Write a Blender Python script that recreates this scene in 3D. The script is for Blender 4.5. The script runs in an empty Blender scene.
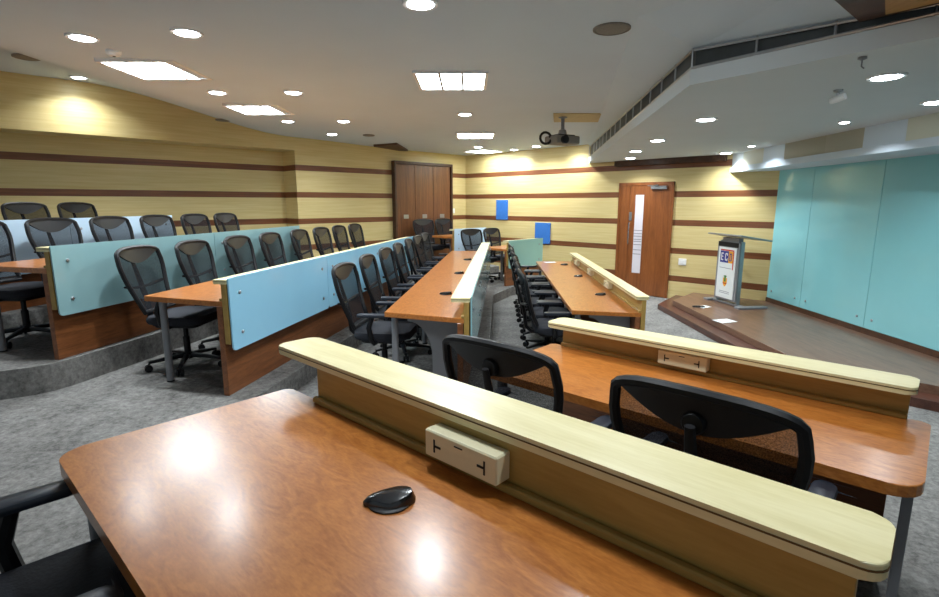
import bpy, bmesh, math, random
from mathutils import Vector, Matrix
random.seed(7)
PI = math.pi
scn = bpy.context.scene
COL = scn.collection

# ------------------------------------------------------------------ helpers
def lin(c):
    return tuple(((v/255)/12.92 if v/255 <= .04045 else ((v/255+.055)/1.055)**2.4) for v in c)

def link(o, parent=None):
    COL.objects.link(o)
    if parent: o.parent = parent
    return o

def tag(o, label=None, cat=None, group=None, kind=None):
    if label: o['label'] = label
    if cat: o['category'] = cat
    if group: o['group'] = group
    if kind: o['kind'] = kind
    return o

def thing(name, label, cat, loc=(0, 0, 0), rz=0, group=None):
    o = bpy.data.objects.new(name, None)
    o.empty_display_size = .1
    o.location = loc; o.rotation_euler = (0, 0, rz)
    link(o)
    return tag(o, label, cat, group)

def obj(name, bm, mat, parent=None, smooth=False, label=None, kind=None):
    bmesh.ops.recalc_face_normals(bm, faces=bm.faces)
    me = bpy.data.meshes.new(name)
    bm.to_mesh(me); bm.free()
    me.materials.append(mat)
    if smooth:
        for p in me.polygons: p.use_smooth = True
        try: me.set_sharp_from_angle(angle=math.radians(40))
        except Exception: pass
    o = bpy.data.objects.new(name, me)
    link(o, parent)
    if label: o['label'] = label
    if kind: o['kind'] = kind
    return o

def struct(name, bm, mat, parent=None, smooth=False):
    return obj(name, bm, mat, parent, smooth, kind=None if parent else 'structure')

def BM(): return bmesh.new()

def add_faces(bm, vs, fs):
    bv = [bm.verts.new(v) for v in vs]
    out = []
    for f in fs:
        try: out.append(bm.faces.new([bv[i] for i in f]))
        except ValueError: pass
    return bv, out

def box(bm, x0, x1, y0, y1, z0, z1, bev=0, seg=2, m=None):
    vs = [(x, y, z) for z in (z0, z1) for y in (y0, y1) for x in (x0, x1)]
    if m is not None: vs = [m @ Vector(v) for v in vs]
    bv, fs = add_faces(bm, vs, [(0,1,3,2), (4,6,7,5), (0,4,5,1), (2,3,7,6), (0,2,6,4), (1,5,7,3)])
    if bev:
        es = list({e for f in fs for e in f.edges})
        bmesh.ops.bevel(bm, geom=es, offset=bev, segments=seg, affect='EDGES', profile=.5)
    return bm

def prism(bm, pts, z0, z1, bev=0, seg=2):
    n = len(pts)
    vs = [(p[0], p[1], z0) for p in pts] + [(p[0], p[1], z1) for p in pts]
    fs = [tuple(reversed(range(n))), tuple(range(n, 2*n))] + [(i, (i+1) % n, n+(i+1) % n, n+i) for i in range(n)]
    bv, ff = add_faces(bm, vs, fs)
    if bev:
        es = list({e for f in ff[:2] for e in f.edges})
        bmesh.ops.bevel(bm, geom=es, offset=bev, segments=seg, affect='EDGES', profile=.5)
    return bm

def round_poly(pts, rad, seg=5):
    out = []; n = len(pts)
    for i, p in enumerate(pts):
        r = rad[i] if isinstance(rad, (list, tuple)) else rad
        p = Vector(p); a = Vector(pts[i-1]); b = Vector(pts[(i+1) % n])
        if r <= 0: out.append(tuple(p)); continue
        d1 = (a-p).normalized(); d2 = (b-p).normalized()
        ang = d1.angle(d2); t = r/math.tan(ang/2)
        s, e = p+d1*t, p+d2*t
        c = p+(d1+d2).normalized()*(r/math.sin(ang/2))
        a0 = math.atan2(s.y-c.y, s.x-c.x); a1 = math.atan2(e.y-c.y, e.x-c.x)
        da = (a1-a0+PI) % (2*PI)-PI
        for k in range(seg+1):
            t_ = a0+da*k/seg
            out.append((c.x+r*math.cos(t_), c.y+r*math.sin(t_)))
    return out

def tube(bm, pts, r, n=8, closed=False, flat=1.0):
    pts = [Vector(p) for p in pts]; N = len(pts)
    rings = []; prev = None
    for i, p in enumerate(pts):
        if closed: t = (pts[(i+1) % N]-pts[i-1]).normalized()
        elif i == 0: t = (pts[1]-p).normalized()
        elif i == N-1: t = (p-pts[i-1]).normalized()
        else: t = (pts[i+1]-pts[i-1]).normalized()
        if prev is None:
            ref = Vector((0, 0, 1)) if abs(t.z) < .9 else Vector((1, 0, 0))
            u = t.cross(ref).normalized()
        else:
            u = (prev-t*prev.dot(t)).normalized()
        prev = u; v = t.cross(u)
        rr = r[i] if isinstance(r, (list, tuple)) else r
        rings.append([bm.verts.new(p+u*(rr*math.cos(2*PI*k/n))+v*(rr*flat*math.sin(2*PI*k/n))) for k in range(n)])
    M = N if closed else N-1
    for i in range(M):
        a, b = rings[i], rings[(i+1) % N]
        for k in range(n): bm.faces.new((a[k], a[(k+1) % n], b[(k+1) % n], b[k]))
    if not closed:
        bm.faces.new(list(reversed(rings[0]))); bm.faces.new(rings[-1])
    return bm

def lathe(bm, prof, n=20, org=(0, 0, 0), m=None):
    rings = []
    for r, z in prof:
        ring = []
        for k in range(n):
            v = Vector((org[0]+r*math.cos(2*PI*k/n), org[1]+r*math.sin(2*PI*k/n), org[2]+z))
            if m is not None: v = m @ v
            ring.append(bm.verts.new(v))
        rings.append(ring)
    for a, b in zip(rings, rings[1:]):
        for k in range(n): bm.faces.new((a[k], a[(k+1) % n], b[(k+1) % n], b[k]))
    bm.faces.new(list(reversed(rings[0]))); bm.faces.new(rings[-1])
    return bm

def copy_tree(o, parent=None):
    c = o.copy(); COL.objects.link(c)
    if parent: c.parent = parent
    for ch in list(o.children): copy_tree(ch, c)
    return c

# ------------------------------------------------------------------ materials
def mat_new(name):
    m = bpy.data.materials.new(name); m.use_nodes = True
    nt = m.node_tree; b = nt.nodes['Principled BSDF']
    return m, nt, b

def plain(name, col, rough=.5, metal=0., spec=.5, noise=.0, nscale=20, coat=0., bump=0.):
    m, nt, b = mat_new(name)
    c = lin(col)
    b.inputs['Roughness'].default_value = rough
    b.inputs['Metallic'].default_value = metal
    b.inputs['Specular IOR Level'].default_value = spec
    b.inputs['Coat Weight'].default_value = coat
    b.inputs['Coat Roughness'].default_value = .08
    tc = nt.nodes.new('ShaderNodeTexCoord'); nz = nt.nodes.new('ShaderNodeTexNoise')
    nz.inputs['Scale'].default_value = nscale; nz.inputs['Detail'].default_value = 4
    nt.links.new(tc.outputs['Object'], nz.inputs['Vector'])
    rp = nt.nodes.new('ShaderNodeValToRGB')
    k = noise
    rp.color_ramp.elements[0].position = .3; rp.color_ramp.elements[1].position = .7
    rp.color_ramp.elements[0].color = (*[v*(1-k) for v in c], 1)
    rp.color_ramp.elements[1].color = (*[min(1, v*(1+k)) for v in c], 1)
    nt.links.new(nz.outputs['Fac'], rp.inputs['Fac'])
    nt.links.new(rp.outputs['Color'], b.inputs['Base Color'])
    if bump:
        bp = nt.nodes.new('ShaderNodeBump'); bp.inputs['Strength'].default_value = bump; bp.inputs['Distance'].default_value = .01
        nt.links.new(nz.outputs['Fac'], bp.inputs['Height']); nt.links.new(bp.outputs['Normal'], b.inputs['Normal'])
    return m

def wood(name, c1, c2, scale=(6, .7, 6), rough=.3, coat=.3, dist=3.0, coat_rough=.15, wscale=2.0):
    """grain runs along local Y"""
    m, nt, b = mat_new(name)
    tc = nt.nodes.new('ShaderNodeTexCoord'); mp = nt.nodes.new('ShaderNodeMapping')
    mp.inputs['Scale'].default_value = scale
    nt.links.new(tc.outputs['Object'], mp.inputs['Vector'])
    n1 = nt.nodes.new('ShaderNodeTexNoise'); n1.inputs['Scale'].default_value = wscale; n1.inputs['Detail'].default_value = 6
    n1.inputs['Distortion'].default_value = dist*.35
    n2 = nt.nodes.new('ShaderNodeTexNoise'); n2.inputs['Scale'].default_value = wscale*9; n2.inputs['Detail'].default_value = 3
    nt.links.new(mp.outputs['Vector'], n1.inputs['Vector']); nt.links.new(mp.outputs['Vector'], n2.inputs['Vector'])
    mx = nt.nodes.new('ShaderNodeMath'); mx.operation = 'MULTIPLY_ADD'
    mx.inputs[1].default_value = .35
    nt.links.new(n2.outputs['Fac'], mx.inputs[0])
    m2 = nt.nodes.new('ShaderNodeMath'); m2.operation = 'MULTIPLY'; m2.inputs[1].default_value = .65
    nt.links.new(n1.outputs['Fac'], m2.inputs[0]); nt.links.new(m2.outputs[0], mx.inputs[2])
    rp = nt.nodes.new('ShaderNodeValToRGB')
    rp.color_ramp.elements[0].position = .36; rp.color_ramp.elements[1].position = .64
    rp.color_ramp.elements[0].color = (*lin(c1), 1); rp.color_ramp.elements[1].color = (*lin(c2), 1)
    nt.links.new(mx.outputs[0], rp.inputs['Fac']); nt.links.new(rp.outputs['Color'], b.inputs['Base Color'])
    b.inputs['Roughness'].default_value = rough
    b.inputs['Coat Weight'].default_value = coat; b.inputs['Coat Roughness'].default_value = coat_rough
    return m

def emis(name, col, s):
    m, nt, b = mat_new(name)
    b.inputs['Base Color'].default_value = (.8, .8, .8, 1)
    b.inputs['Emission Color'].default_value = (*col, 1); b.inputs['Emission Strength'].default_value = s
    return m

def wall_material():
    m, nt, b = mat_new('striped_birch_panelling')
    N = nt.nodes.new; L = nt.links.new
    geo = N('ShaderNodeNewGeometry'); sp = N('ShaderNodeSeparateXYZ'); L(geo.outputs['Position'], sp.inputs[0])
    def math_(op, a, bb=None):
        n = N('ShaderNodeMath'); n.operation = op
        for i, v in enumerate((a, bb)):
            if v is None: continue
            if isinstance(v, (int, float)): n.inputs[i].default_value = v
            else: L(v, n.inputs[i])
        return n.outputs[0]
    t = math_('DIVIDE', math_('SUBTRACT', sp.outputs['Z'], .385-.254), .507)
    f = math_('FRACT', t)
    st = math_('LESS_THAN', math_('ABSOLUTE', math_('SUBTRACT', f, .5)), .105)
    st = math_('MULTIPLY', st, math_('LESS_THAN', sp.outputs['Z'], 2.65))
    st = math_('MULTIPLY', st, math_('GREATER_THAN', sp.outputs['Z'], .2))
    mp = N('ShaderNodeMapping'); mp.inputs['Scale'].default_value = (.9, .9, 24)
    L(geo.outputs['Position'], mp.inputs['Vector'])
    n1 = N('ShaderNodeTexNoise'); n1.inputs['Scale'].default_value = 1.6; n1.inputs['Detail'].default_value = 5
    L(mp.outputs['Vector'], n1.inputs['Vector'])
    r1 = N('ShaderNodeValToRGB')
    r1.color_ramp.elements[0].position = .3; r1.color_ramp.elements[1].position = .7
    r1.color_ramp.elements[0].color = (*lin((206, 184, 124)), 1); r1.color_ramp.elements[1].color = (*lin((219, 200, 144)), 1)
    L(n1.outputs['Fac'], r1.inputs['Fac'])
    r2 = N('ShaderNodeValToRGB')
    r2.color_ramp.elements[0].position = .3; r2.color_ramp.elements[1].position = .7
    r2.color_ramp.elements[0].color = (*lin((98, 56, 30)), 1); r2.color_ramp.elements[1].color = (*lin((132, 80, 46)), 1)
    L(n1.outputs['Fac'], r2.inputs['Fac'])
    mx = N('ShaderNodeMix'); mx.data_type = 'RGBA'
    L(st, mx.inputs[0]); L(r1.outputs['Color'], mx.inputs[6]); L(r2.outputs['Color'], mx.inputs[7])
    L(mx.outputs[2], b.inputs['Base Color'])
    b.inputs['Roughness'].default_value = .42
    return m

def carpet_material():
    m, nt, b = mat_new('grey_flecked_carpet')
    N = nt.nodes.new; L = nt.links.new
    geo = N('ShaderNodeNewGeometry')
    n1 = N('ShaderNodeTexNoise'); n1.inputs['Scale'].default_value = 26; n1.inputs['Detail'].default_value = 6; n1.inputs['Roughness'].default_value = .75
    n2 = N('ShaderNodeTexNoise'); n2.inputs['Scale'].default_value = 3.; n2.inputs['Detail'].default_value = 3
    L(geo.outputs['Position'], n1.inputs['Vector']); L(geo.outputs['Position'], n2.inputs['Vector'])
    ad = N('ShaderNodeMath'); ad.operation = 'MULTIPLY_ADD'; ad.inputs[1].default_value = .3
    ml = N('ShaderNodeMath'); ml.operation = 'MULTIPLY'; ml.inputs[1].default_value = .7
    L(n1.outputs['Fac'], ml.inputs[0]); L(n2.outputs['Fac'], ad.inputs[0]); L(ml.outputs[0], ad.inputs[2])
    rp = N('ShaderNodeValToRGB'); rp.color_ramp.elements[0].position = .36; rp.color_ramp.elements[1].position = .64
    rp.color_ramp.elements[0].color = (*lin((90, 88, 86)), 1); rp.color_ramp.elements[1].color = (*lin((150, 148, 144)), 1)
    L(ad.outputs[0], rp.inputs['Fac']); L(rp.outputs['Color'], b.inputs['Base Color'])
    b.inputs['Roughness'].default_value = .95; b.inputs['Specular IOR Level'].default_value = .1
    bp = N('ShaderNodeBump'); bp.inputs['Strength'].default_value = .35; bp.inputs['Distance'].default_value = .01
    L(n1.outputs['Fac'], bp.inputs['Height']); L(bp.outputs['Normal'], b.inputs['Normal'])
    return m

def mesh_fabric():
    m, nt, b = mat_new('black_see_through_mesh')
    b.inputs['Base Color'].default_value = (*lin((22, 23, 27)), 1); b.inputs['Roughness'].default_value = .7; b.inputs['Specular IOR Level'].default_value = .15
    tr = nt.nodes.new('ShaderNodeBsdfTransparent'); mx = nt.nodes.new('ShaderNodeMixShader')
    tc = nt.nodes.new('ShaderNodeTexCoord'); nz = nt.nodes.new('ShaderNodeTexNoise'); nz.inputs['Scale'].default_value = 260
    nt.links.new(tc.outputs['Object'], nz.inputs['Vector'])
    mr = nt.nodes.new('ShaderNodeMapRange'); mr.inputs['From Min'].default_value = .3; mr.inputs['From Max'].default_value = .7
    mr.inputs['To Min'].default_value = .66; mr.inputs['To Max'].default_value = .92
    nt.links.new(nz.outputs['Fac'], mr.inputs['Value'])
    nt.links.new(mr.outputs['Result'], mx.inputs['Fac'])
    nt.links.new(tr.outputs[0], mx.inputs[1]); nt.links.new(b.outputs[0], mx.inputs[2])
    nt.links.new(mx.outputs[0], nt.nodes['Material Output'].inputs['Surface'])
    return m

M_WALL = wall_material()
M_CARPET = carpet_material()
M_CEIL = plain('matt_white_ceiling_paint', (204, 217, 228), .9, spec=.1, noise=.015, nscale=2)
M_DROP = plain('matt_grey_white_soffit_paint', (204, 211, 214), .9, spec=.1, noise=.015, nscale=2)
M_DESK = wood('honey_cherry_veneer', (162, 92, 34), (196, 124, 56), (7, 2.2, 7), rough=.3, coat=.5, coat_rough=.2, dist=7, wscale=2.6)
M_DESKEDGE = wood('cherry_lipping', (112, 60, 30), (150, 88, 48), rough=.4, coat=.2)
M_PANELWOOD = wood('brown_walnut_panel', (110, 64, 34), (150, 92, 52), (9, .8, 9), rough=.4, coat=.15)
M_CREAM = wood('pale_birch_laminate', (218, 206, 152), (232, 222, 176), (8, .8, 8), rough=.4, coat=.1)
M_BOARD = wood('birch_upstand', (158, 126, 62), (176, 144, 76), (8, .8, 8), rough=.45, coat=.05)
M_INLAY = plain('dark_edge_groove', (96, 70, 30), .5)
M_GLASS_B = plain('back_painted_glass_light_blue_reflection', (168, 226, 255), .12, spec=.5, noise=.02, nscale=3)  # back-painted glass, its bright reflection put into the base colour
M_GLASS_T = plain('back_painted_glass_teal_reflection', (150, 190, 194), .12, spec=.5, noise=.02, nscale=3)  # same kind of glass, duller reflection put into its colour
M_GLASS_W = plain('back_painted_glass_pale_ice_reflection', (212, 236, 255), .15, spec=.5, noise=.02, nscale=3)  # same kind of glass, palest reflection put into its colour
M_GLASS_G = plain('pale_green_back_painted_glass', (160, 208, 196), .15, spec=.5, noise=.02, nscale=3)
M_GLASSWALL = plain('aqua_back_painted_glass', (140, 206, 212), .1, spec=.5, noise=.03, nscale=1.2)
M_STEEL = plain('brushed_steel', (170, 172, 175), .35, metal=.9, noise=.05)
M_GREYMETAL = plain('grey_powder_coated_steel', (134, 136, 140), .45, metal=.2, noise=.03)
M_CHROME = plain('polished_chrome', (205, 207, 210), .18, metal=1.0)
M_BLACK = plain('black_plastic', (17, 17, 20), .45, spec=.35, noise=.1)
M_PAD = plain('black_blue_armrest_rubber', (36, 42, 52), .38, noise=.1)
M_SEAT = plain('charcoal_seat_fabric', (30, 32, 40), .85, noise=.25, nscale=90, bump=.2)
M_MESH = mesh_fabric()
M_BAND = plain('black_headband_plastic', (25, 27, 32), .35, noise=.1)
M_SOCKET = plain('ivory_socket_plastic', (222, 214, 178), .4, noise=.02)
M_HOLE = plain('socket_hole_black', (20, 20, 20), .7)
M_DOORWOOD = wood('red_brown_door_veneer', (120, 66, 28), (148, 86, 42), (7, 7, .6), rough=.35, coat=.2)
M_CUPWOOD = wood('dark_brown_cupboard_veneer', (84, 50, 26), (126, 78, 44), (9, 9, .5), rough=.4, coat=.15)
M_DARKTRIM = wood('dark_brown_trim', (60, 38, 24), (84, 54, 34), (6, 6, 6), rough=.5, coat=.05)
M_STAGE = wood('brown_stage_boards', (98, 68, 52), (126, 94, 74), (6, .8, 6), rough=.35, coat=.2, coat_rough=.2)
M_STAGERISER = wood('dark_red_stage_riser', (66, 36, 26), (92, 54, 40), (6, .8, 6), rough=.4, coat=.15)
M_TAN = wood('tan_ceiling_board', (168, 124, 64), (186, 142, 78), (5, .8, 5), rough=.5, coat=.05)
M_PATCH = wood('beige_ceiling_hatch', (176, 156, 112), (192, 172, 124), (3, .8, 3), rough=.6, coat=0)
M_BLUE = plain('blue_felt_board', (48, 112, 190), .8, noise=.05)
M_WHITE = plain('white_plastic', (232, 232, 230), .4, noise=.01)
M_PAPER = plain('white_paper', (226, 232, 232), .7, noise=.02)
M_FROST = plain('frosted_white_glass', (222, 216, 222), .35, noise=.02)
M_FROSTLINE = plain('grey_etched_line', (140, 134, 138), .5)
M_GRILLE = plain('dark_duct_grille', (58, 62, 62), .6, noise=.25, nscale=8)
M_GREYSPK = plain('grey_speaker_mesh', (128, 124, 116), .8, noise=.15, nscale=120)
M_NAVY = plain('navy_print', (40, 50, 140), .5)
M_ORANGE = plain('orange_print', (236, 168, 40), .5)
M_RED = plain('red_print', (196, 52, 44), .5)
M_GREEN = plain('green_print', (74, 128, 56), .5)
M_GREYTXT = plain('grey_print', (150, 155, 165), .6)
M_LAMP = emis('cool_white_lamp', (.86, .95, 1.0), 30)
M_TUBE = emis('cool_white_diffuser', (.84, .94, 1.0), 32)
M_SPOT = emis('cool_white_spot', (.86, .95, 1.0), 30)
M_SOFFIT = [plain('soffit_panel_white', (214, 222, 226), .5), plain('soffit_panel_cream', (206, 208, 192), .5), plain('soffit_panel_ice', (206, 220, 232), .5),
            plain('soffit_panel_taupe', (160, 158, 140), .5), plain('soffit_panel_grey', (168, 166, 150), .5)]

# ------------------------------------------------------------------ room shell
KB, KL = 13.25, -13.45              # back wall X+Y=KB, long wall X-Y=KL
CORN = ((KB+KL)/2, (KB-KL)/2)       # the corner both walls meet at
CEIL = 2.91
DROPZ = 2.54
def sm(t):
    t = max(0., min(1., t)); return t*t*(3-2*t)
def zc(X):
    return CEIL+.06*sm((-1.4-X)/2)+.49*sm((-3.3-X)/2.3)

bm = BM(); add_faces(bm, [(-10, 1.5, 0), (-4, -4.5, 0), (5.2, -4.5, 0), (5.2, 8.05, 0), (CORN[0], CORN[1], 0), (-10, 3.45, 0)], [tuple(range(6))])
struct('floor', bm, M_CARPET)

def tier(name, pts, z0, z1):
    b = BM(); prism(b, pts, z0, z1); return struct(name, b, M_CARPET)
tier('floor_tier_1', [(5.0, -4.4), (5.0, -1.0), (2.13, 1.93), (.62, 3.3), (.12, 3.8), (.14, 4.2), (.42, 9.0), (.80, 9.84), (1.66, 10.70), (2.24, 10.98), (CORN[0], CORN[1]-.02), (-9.9, 3.5), (-9.9, 1.6), (-4, -4.4)], 0, .16)
tier('floor_tier_2', [(3.6, -4.4), (3.0, -1.5), (1.0, .55), (-.63, 2.16), (-1.6, 3.6), (-.75, 8.7), (-.30, 10.86), (.68, 11.86), (CORN[0], CORN[1]-.02), (-9.9, 3.5), (-9.9, 1.6), (-4, -4.4)], .16, .33)
tier('floor_tier_3', [(-6.9, 1.1), (-3.42, 3.63)] + [(-3.28, 3.71), (-3.19, 3.80), (-3.14, 3.92)] + [(-2.95, 4.71), (-2.36, 7.85), (-2.7, 8.7), (-3.60, 9.80), (-9.9, 3.5)], .33, .545)
tier('floor_tier_4', [(-7.4, 1.2), (-4.9, 3.2), (-4.6, 3.9), (-3.85, 7.40), (-4.5, 8.9), (-9.9, 3.5)], .545, .70)

# walls --------------------------------------------------------------
JOG = (-3.30, 10.15); ND = .5
n_ = (-ND*.7071, ND*.7071)
far = (-9.6, 3.85)
bm = BM()
T = 3.7
NZ = 2.73
def quad(b, p, q, z0, z1):
    add_faces(b, [(p[0], p[1], z0), (q[0], q[1], z0), (q[0], q[1], z1), (p[0], p[1], z1)], [(0, 1, 2, 3)])
quad(bm, CORN, JOG, 0, T)
jb = (JOG[0]+n_[0], JOG[1]+n_[1]); fb = (far[0]+n_[0], far[1]+n_[1])
quad(bm, JOG, jb, 0, NZ); quad(bm, jb, fb, 0, NZ)
quad(bm, JOG, far, NZ, T)
add_faces(bm, [(*JOG, NZ), (*jb, NZ), (*fb, NZ), (*far, NZ)], [(0, 1, 2, 3)])
struct('wall_left', bm, M_WALL)
bm = BM(); quad(bm, CORN, (5.25, KB-5.25), 0, T); struct('wall_back', bm, M_WALL)
M_RWALL = plain('beige_wall_paint', (206, 196, 168), .8, noise=.02, nscale=3)
bm = BM(); quad(bm, (4.88, KB-4.88), (4.88, -4.5), 0, T); struct('wall_right', bm, M_RWALL)

# ceiling: one sheet whose height changes across the room ---------------
bm = BM()
xs = [-9.6+i*.1 for i in range(int((5.03+9.6)/.1)+1)]+[5.03]
prev = None
def ymax(x): return min(KB-x, x-KL) + .0
for x in xs:
    a = bm.verts.new((x, -4.5 if x > -4 else -4.5+(-4-x)*1.4, zc(x))); b_ = bm.verts.new((x, max(ymax(x), -4.4+(-4-x)*1.4 if x < -4 else -4.4), zc(x)))
    if prev: bm.faces.new((prev[0], a, b_, prev[1]))
    prev = (a, b_)
struct('ceiling', bm, M_CEIL, smooth=True)

# lowered ceiling over the stage with its air slot ---------------------
DP = [(2.40, 10.82), (1.50, 3.75), (2.25, 2.72), (5.0, -1.1), (5.0, 8.22)]
bm = BM(); prism(bm, DP, DROPZ, DROPZ+.10); struct('ceiling_drop', bm, M_DROP)
ZT = [2.87, 2.775, 2.705, 2.66]      # height of the slot's top edge along the lowered ceiling
def offs(p, d):  # slot edges shifted toward the stage (d > 0) or toward the hall (d < 0)
    return [(p[0][0]+d, p[0][1]+abs(d)*.1), (p[1][0]+d, p[1][1]+d*.45), (p[2][0]+d*.81, p[2][1]+d*.59), (p[3][0]+d*.81, p[3][1]+d*.59)]
in1 = offs(DP, .035)
bm = BM()
for a, b in zip(in1, in1[1:]): quad(bm, a, b, DROPZ+.10, CEIL)
struct('ceiling_slot_backing', bm, M_GRILLE)
bm = BM()
in2 = offs(DP, .008)
for i in range(3):
    a, b = in2[i], in2[i+1]; za, zb = ZT[i], ZT[i+1]
    tube(bm, [(*a, DROPZ+.112), (*b, DROPZ+.112)], .009, 6)
    tube(bm, [(*a, za-.012), (*b, zb-.012)], .008, 6)
    L_ = math.dist(a, b); n = max(2, int(L_/.42))
    for k in range(n+1):
        t = k/n; x, y = a[0]+(b[0]-a[0])*t, a[1]+(b[1]-a[1])*t
        tube(bm, [(x, y, DROPZ+.10), (x, y, za+(zb-za)*t)], .007, 6)
struct('ceiling_slot_frame', bm, M_STEEL)
bm = BM()
ow = [.03, .44, .44, .44]
for i in range(3):
    a, b = in1[i], in1[i+1]
    c, d = offs(DP, -ow[i])[i], offs(DP, -ow[i+1])[i+1]
    add_faces(bm, [(*a, ZT[i]), (*b, ZT[i+1]), (*d, CEIL+.002), (*c, CEIL+.002)], [(0, 1, 2, 3)])
struct('ceiling_slot_lip', bm, M_CEIL)
# dark beam where the lowered ceiling meets the back wall
bm = BM()
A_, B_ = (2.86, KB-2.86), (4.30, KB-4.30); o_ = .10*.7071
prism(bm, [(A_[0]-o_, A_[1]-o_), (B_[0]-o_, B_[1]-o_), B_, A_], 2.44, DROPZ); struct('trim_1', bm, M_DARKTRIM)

# wooden coffer in the ceiling

# long painted soffit box above the glass wall -------------------------
SF = [(4.34, KB-4.34), (3.98, 1.6)]
bm = BM()
prism(bm, [SF[0], SF[1], (5.0, 1.6), (5.0, KB-5.0)], 2.25, 2.33); struct('trim_2', bm, M_CEIL)
def lerp(a, b, t): return (a[0]+(b[0]-a[0])*t, a[1]+(b[1]-a[1])*t)
cuts = [0, .0547, .141, .2186, .341, .43, .511, .62, .72, .84, 1.0]
mi = [0, 1, 2, 3, 4, 2, 1, 0, 2, 3]
for i in range(len(cuts)-1):
    a, b = lerp(SF[0], SF[1], cuts[i]), lerp(SF[0], SF[1], cuts[i+1])
    bm = BM(); prism(bm, [(a[0]+.02, a[1]), (b[0]+.02, b[1]), (b[0]+.06, b[1]), (a[0]+.06, a[1])], 2.33, DROPZ)
    struct('trim_%d' % (3+i), bm, M_SOFFIT[mi[i]])

# stage --------------------------------------------------------------
SP = [(4.02, KB-4.02-.01), (3.36, 8.45), (3.36, 5.10), (4.10, 4.36), (4.98, 3.4), (4.98, KB-4.98-.01)]
S2 = [(3.80, KB-3.80-.01), (3.16, 8.56), (3.16, 5.02), (3.94, 4.22), (4.98, 3.1), (4.98, KB-4.98-.01)]
bm = BM(); prism(bm, S2, 0, .085, .006); struct('stage_lower_step', bm, M_STAGERISER)
bm = BM(); prism(bm, SP, .085, .17, .006); struct('stage_platform', bm, M_STAGE)

# back-painted glass boards on the stage wall ---------------------------
yc = [8.36, 7.50, 6.24, 4.92, 3.6, 2.3, 1.0]
for i in range(len(yc)-1):
    nm = ['farthest narrow', 'second', 'third', 'fourth', 'fifth', 'nearest'][i]
    t = thing('glass_writing_board', '%s aqua glass board on the stage wall, counted from the lectern end' % nm.capitalize(), 'glass board', (4.85, (yc[i]+yc[i+1])/2, 0), 0, 'aqua glass boards along the stage wall')
    h = (yc[i]-yc[i+1])/2-.003
    bm = BM(); box(bm, 0, .012, -h, h, .24, 2.26, .003, 1); obj('glass_sheet', bm, M_GLASSWALL, t)
    for s in (-1, 1):
        bm = BM(); lathe(bm, [(.016, 0), (.016, .008), (.010, .012)], 10, m=Matrix.Translation((0, s*(h-.12), .36)) @ Matrix.Rotation(-PI/2, 4, 'Y')); obj('bolt', bm, M_STEEL, t)

bm = BM(); box(bm, 4.845, 4.875, 1.0, 8.37, .17, .238); struct('baseboard_right', bm, M_DARKTRIM)
# door in the back wall ---------------------------------------------------
def on_back(x, z=0): return (x, KB-x, z)
d1 = thing('door_1', None, None, on_back(3.31), -PI/4); del_keys = None
d1['kind'] = 'structure'
W = .545
# local x runs along the wall (toward the stage), local y into the wall
bm = BM()
for a in (-W, W-.05): box(bm, a, a+.05, -.045, .0, 0, 2.12, .004, 1)
box(bm, -W, W, -.045, 0, 2.07, 2.13, .004, 1)
obj('door_frame', bm, M_DOORWOOD, d1)
bm = BM(); box(bm, -W+.05, -W+.235, -.035, -.005, 0.01, 2.07, .003, 1); obj('side_panel', bm, M_DOORWOOD, d1)
bm = BM(); box(bm, -W+.24, W-.05, -.035, -.005, .01, 2.07, .003, 1); leaf = obj('door_leaf', bm, M_DOORWOOD, d1)
bm = BM(); box(bm, -W+.36, -W+.53, -.040, -.034, .42, 1.90, .002, 1); gl = obj('glass_strip', bm, M_FROST, leaf)
bm = BM()
for z in (.78, .86, .96, 1.02, 1.06, 1.12, 1.17, 1.23):
    box(bm, -W+.365, -W+.525, -.0415, -.040, z, z+.012)
obj('etched_lines', bm, M_FROSTLINE, leaf)
bm = BM(); tube(bm, [(-W+.27, -.035, .98), (-W+.27, -.085, .98), (-W+.27, -.085, 1.38), (-W+.27, -.035, 1.38)], .013, 8); obj('pull_handle', bm, M_CHROME, leaf, True)
bm = BM(); box(bm, -W+.245, -W+.30, -.046, -.034, 1.42, 1.58, .003, 1); obj('lock_plate', bm, M_STEEL, leaf)
bm = BM(); box(bm, W-.42, W-.12, -.085, -.035, 2.00, 2.06, .006, 1); tube(bm, [(W-.2, -.07, 2.05), (W-.42, -.2, 2.06), (W-.3, -.05, 2.075)], .01, 6); obj('door_closer', bm, M_STEEL, d1)

# big cupboard in the long wall --------------------------------------------
cc = ((-1.68-.52)/2, (11.77+12.93)/2)
cu = thing('wooden_cupboard', 'tall dark brown wooden cupboard with three doors set in the far wall', 'cupboard', (cc[0], cc[1], 0), PI/4)
cw = 1.64/2
# local +y points into the wall for rz=45deg -> wall normal toward room is local -y
bm = BM(); box(bm, -cw, cw, -.05, -.01, .33, 2.60)
obj('carcass', bm, M_CUPWOOD, cu)
bm = BM()
box(bm, -cw-.05, -cw, -.12, 0, .33, 2.66, .004, 1); box(bm, cw, cw+.05, -.12, 0, .33, 2.66, .004, 1); box(bm, -cw, cw, -.12, 0, 2.60, 2.66, .004, 1)
obj('surround', bm, M_DARKTRIM, cu)
dw = 2*cw/3
for k in range(3):
    x0 = -cw+k*dw
    bm = BM(); box(bm, x0+.004, x0+dw-.004, -.075, -.05, .36, 2.595, .003, 1); dr = obj('door', bm, M_CUPWOOD, cu)
    bm = BM(); box(bm, x0+dw*.5-.07, x0+dw*.5+.07, -.083, -.074, 1.40, 1.49, .003, 1); obj('handle', bm, M_STEEL, dr)
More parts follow.
